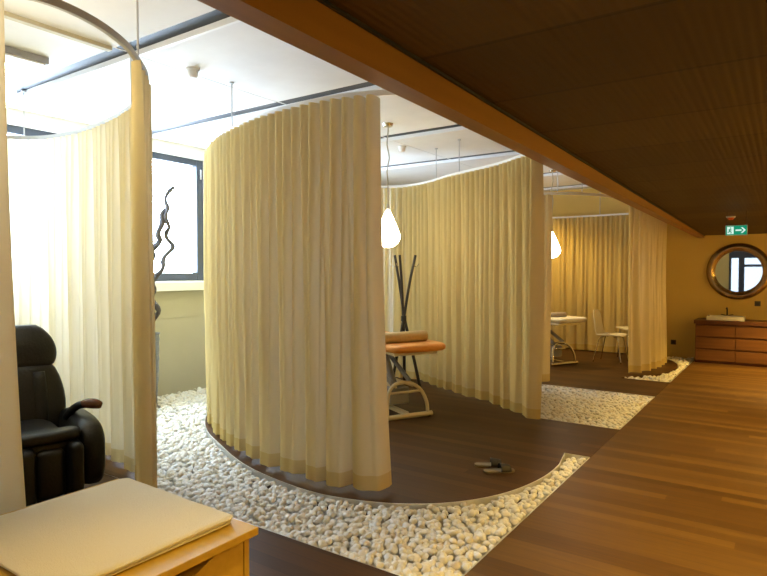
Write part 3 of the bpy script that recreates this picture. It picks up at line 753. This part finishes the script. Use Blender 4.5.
# ------------------------------------------------------------------ dresser, basin, mirror and small wall items
DY, DF = 11.6, 11.0
t = thing('dresser', 'long red-brown wooden washstand with drawers against the far end wall', 'dresser', (-.40, 11.3, 0))
def dl(a, b): o = Vector((-.40, 11.3, 0)); return Vector(a)-o, Vector(b)-o
x0, x1 = -1.28, .49
b = NB(); box(b, *dl((x0+.02, DF+.03, 0), (x1-.02, DY-.01, .65))); obj('body', b, 'dresser_top', t)
b = NB(); box(b, *dl((x0, DF, .645), (x1, DY-.01, .705))); obj('top', b, 'dresser_top', t, bevel=.004)
cw_ = (x1-x0-.04)/3
for c in range(3):
    for r_ in range(3):
        z0 = .045+r_*.20; b = NB(); box(b, *dl((x0+.02+c*cw_+.004, DF+.008, z0), (x0+.02+(c+1)*cw_-.004, DF+.032, z0+.175)))
        obj('drawer', b, 'dresser', t, bevel=.003)
t = thing('wash_basin', 'low white rectangular wash basin on the wooden washstand', 'basin', (-.84, 11.28, .706))
b = NB(); hx, hy = .27, .18
for p, q in (((-hx, -hy, 0), (hx, -hy+.02, .062)), ((-hx, hy-.02, 0), (hx, hy, .062)), ((-hx, -hy+.02, 0), (-hx+.02, hy-.02, .062)), ((hx-.02, -hy+.02, 0), (hx, hy-.02, .062)), ((-hx+.02, -hy+.02, 0), (hx-.02, hy-.02, .015))): box(b, p, q)
obj('bowl', b, 'porcelain', t, bevel=.004)
t = thing('faucet', 'dark faucet standing behind the white wash basin', 'faucet', (-.84, 11.51, .706))
obj('spout', tube(NB(), catmull([(0, 0, 0), (0, 0, .12), (0, -.01, .17), (0, -.05, .19), (0, -.12, .185), (0, -.13, .17)], 5), .012, 12), 'black_metal', t, smooth=1)
obj('base_ring', lathe(NB(), [(0, 0), (.026, 0), (.024, .012), (0, .012)], 20), 'black_metal', t, smooth=40)
for s in (-1, 1): obj('handle', tube(NB(), [(s*.01, 0, .06), (s*.09, 0, .075)], .008, 10), 'black_metal', t, smooth=1)
t = thing('round_mirror', 'large round wall mirror in a thick bronze frame over the washstand', 'mirror', (-.69, 11.597, 1.51)); t.scale = (1.03, 1, 1.03)
RX = Matrix.Rotation(PI/2, 4, 'X')
prof = []
for i in range(25):
    a = PI*i/24; prof.append((.398+.064*math.cos(a)+.004*math.sin(5*a), .07*math.sin(a)))
b = lathe(NB(), prof, 72); b.transform(RX); obj('frame', b, 'bronze', t, smooth=1)
P = [(.342*math.cos(a), -.025, .342*math.sin(a)) for a in [2*PI*i/72 for i in range(73)]]
obj('inner_bead', tube(NB(), P, .010, 8, caps=False), 'bronze', t, smooth=1)
b = NB(); lathe(b, [(0, .016), (.368, .016), (.368, .004), (0, .004)], 64); b.transform(RX); obj('mirror_glass', b, 'mirror', t, smooth=30)
def outlet(label, x, z):
    t = thing('wall_outlet', label, 'outlet', (x, 11.6, z))
    obj('plate', bx((-.042, -.012, -.042), (.042, 0, .042)), 'outlet', t, bevel=.003)
    b = lathe(NB(), [(0, .0125), (.024, .0125), (.024, .011), (0, .011)], 20); b.transform(RX); obj('socket', b, 'black_metal', t)
outlet('small dark outlet low on the end wall left of the washstand', -1.67, .25)
outlet('small dark outlet on the end wall just below the round mirror', -.41, .975)
# exit sign hanging from the corridor ceiling
t = thing('exit_sign', 'lit green emergency exit sign with running figure and arrow, hanging from ceiling', 'exit sign', (-.505, 8.0, 1.985)); t.scale = (.74, .74, .74)
obj('housing', bx((-.15, 0, -.08), (.15, .03, .08)), 'plastic_white', t, bevel=.004)
obj('green_panel', bx((-.143, -.003, -.073), (.143, 0, .073)), 'exit_green', t)
for x_ in (-.13, .13): obj('hanger', tube(NB(), [(x_, .015, .079), (x_, .015, .30)], .003, 6), 'black_metal', t)
b = NB(); box(b, (-.125, -.005, -.058), (-.035, -.003, .058)); obj('door_symbol', b, 'exit_white', t)
b = NB()
def poly(bm, pts, y0=-.006, y1=-.0045):
    A = [bm.verts.new((x, y0, z)) for x, z in pts]; B = [bm.verts.new((x, y1, z)) for x, z in pts]; n = len(pts)
    bm.faces.new(A); bm.faces.new(B[::-1])
    for i in range(n): bm.faces.new((A[i], B[i], B[(i+1) % n], A[(i+1) % n]))
for x0_, z0_, x1_, z1_, w_ in ((-.083, .022, -.09, -.012, .010), (-.09, -.012, -.068, -.026, .007), (-.068, -.026, -.072, -.05, .006), (-.092, -.010, -.104, -.03, .007), (-.104, -.03, -.118, -.03, .006), (-.085, .018, -.062, .002, .005), (-.087, .018, -.106, .004, .005)):
    dv = Vector((x1_-x0_, z1_-z0_)).normalized(); nv = Vector((-dv.y, dv.x))*w_
    poly(b, [(x0_+nv.x, z0_+nv.y), (x0_-nv.x, z0_-nv.y), (x1_-nv.x, z1_-nv.y), (x1_+nv.x, z1_+nv.y)])
poly(b, [(-.078+.0095*math.cos(a), .038+.0095*math.sin(a)) for a in [2*PI*i/14 for i in range(14)]])
obj('running_figure', b, 'exit_green', t)
b = NB(); poly(b, [(-.01, -.012), (.07, -.012), (.07, .012), (-.01, .012)], -.005, -.003); poly(b, [(.06, .045), (.085, .045), (.13, 0), (.085, -.045), (.06, -.045), (.10, 0)], -.0052, -.003)
obj('arrow', b, 'exit_white', t)
t = thing('alarm_sensor', 'small red alarm sensor on the corridor ceiling above the exit sign', 'sensor', (-.60, 8.55, 2.195))
obj('ring', lathe(NB(), [(0, 0), (.055, 0), (.05, -.018), (0, -.018)], 24), 'plastic_white', t, smooth=40)
obj('red_dome', lathe(NB(), [(.038, -.017), (.034, -.035), (.018, -.048), (0, -.05)], 24), 'sensor_red', t, smooth=1)

# ------------------------------------------------------------------ guessed corridor lamps beyond the frame (right wall and ceiling), plus added fill downlights
def sconce(label, y):
    t = thing('wall_sconce', label, 'wall lamp', (1.6, y, 1.85))
    obj('back_plate', bx((-.03, -.07, -.12), (0, .07, .12)), 'bronze', t, bevel=.004)
    b = NB(); cushion(b, (-.09, 0, 0), .055, .09, .11, .45, 3); obj('shade', b, 'sconce_glass', t, smooth=1)
for y, l in ((4.0, 'amber wall sconce nearest the camera on the right wall'), (6.9, 'middle amber wall sconce along the right wall'), (9.8, 'amber wall sconce nearest the far wall')): sconce(l, y)
def downlight(label, x, y, z, power, blend=.6, size=1.9, rot=(0, 0, 0)):
    t = thing('downlight', label, 'ceiling light', (x, y, z))
    obj('ring', lathe(NB(), [(.035, 0), (.05, 0), (.05, -.008), (.035, -.008), (.035, 0)], 24), 'chrome', t, smooth=40)
    obj('lens', lathe(NB(), [(0, -.002), (.034, -.002), (.034, -.005), (0, -.005)], 24), 'spot_lens', t)
    l = bpy.data.lights.new('downlight_bulb', 'SPOT'); l.energy = power; l.color = WARM; l.spot_size = size; l.spot_blend = blend; l.shadow_soft_size = .04
    o = bpy.data.objects.new('downlight_bulb', l); C.objects.link(o); o.parent = t; o.location = (0, 0, -.03); o.rotation_euler = rot
for y, l in ((-.6, 'added fill downlight above and behind the camera, brightening the towel'), (1.6, 'recessed corridor downlight beside the wooden cabinet'), (4.4, 'recessed corridor downlight level with the middle cabin'), (7.2, 'recessed corridor downlight before the exit sign'), (10.0, 'recessed corridor downlight before the washstand')):  # the one behind the camera is an added fill for the towel
    downlight(l, .55, y, 2.37-.0205*y-.001, SPOT*(1.7 if y > 9 else 1))
downlight('added hidden ceiling spot brightening the farthest cabin', -3.9, 10.2, ZC-.001, 200, size=2.3)  # added out of view to brighten the farthest cabin
downlight('added fill downlight above the wooden cabinet, out of view', -.95, .75, 2.353, 70, size=1.45)  # added above the view to brighten towel and cabinet
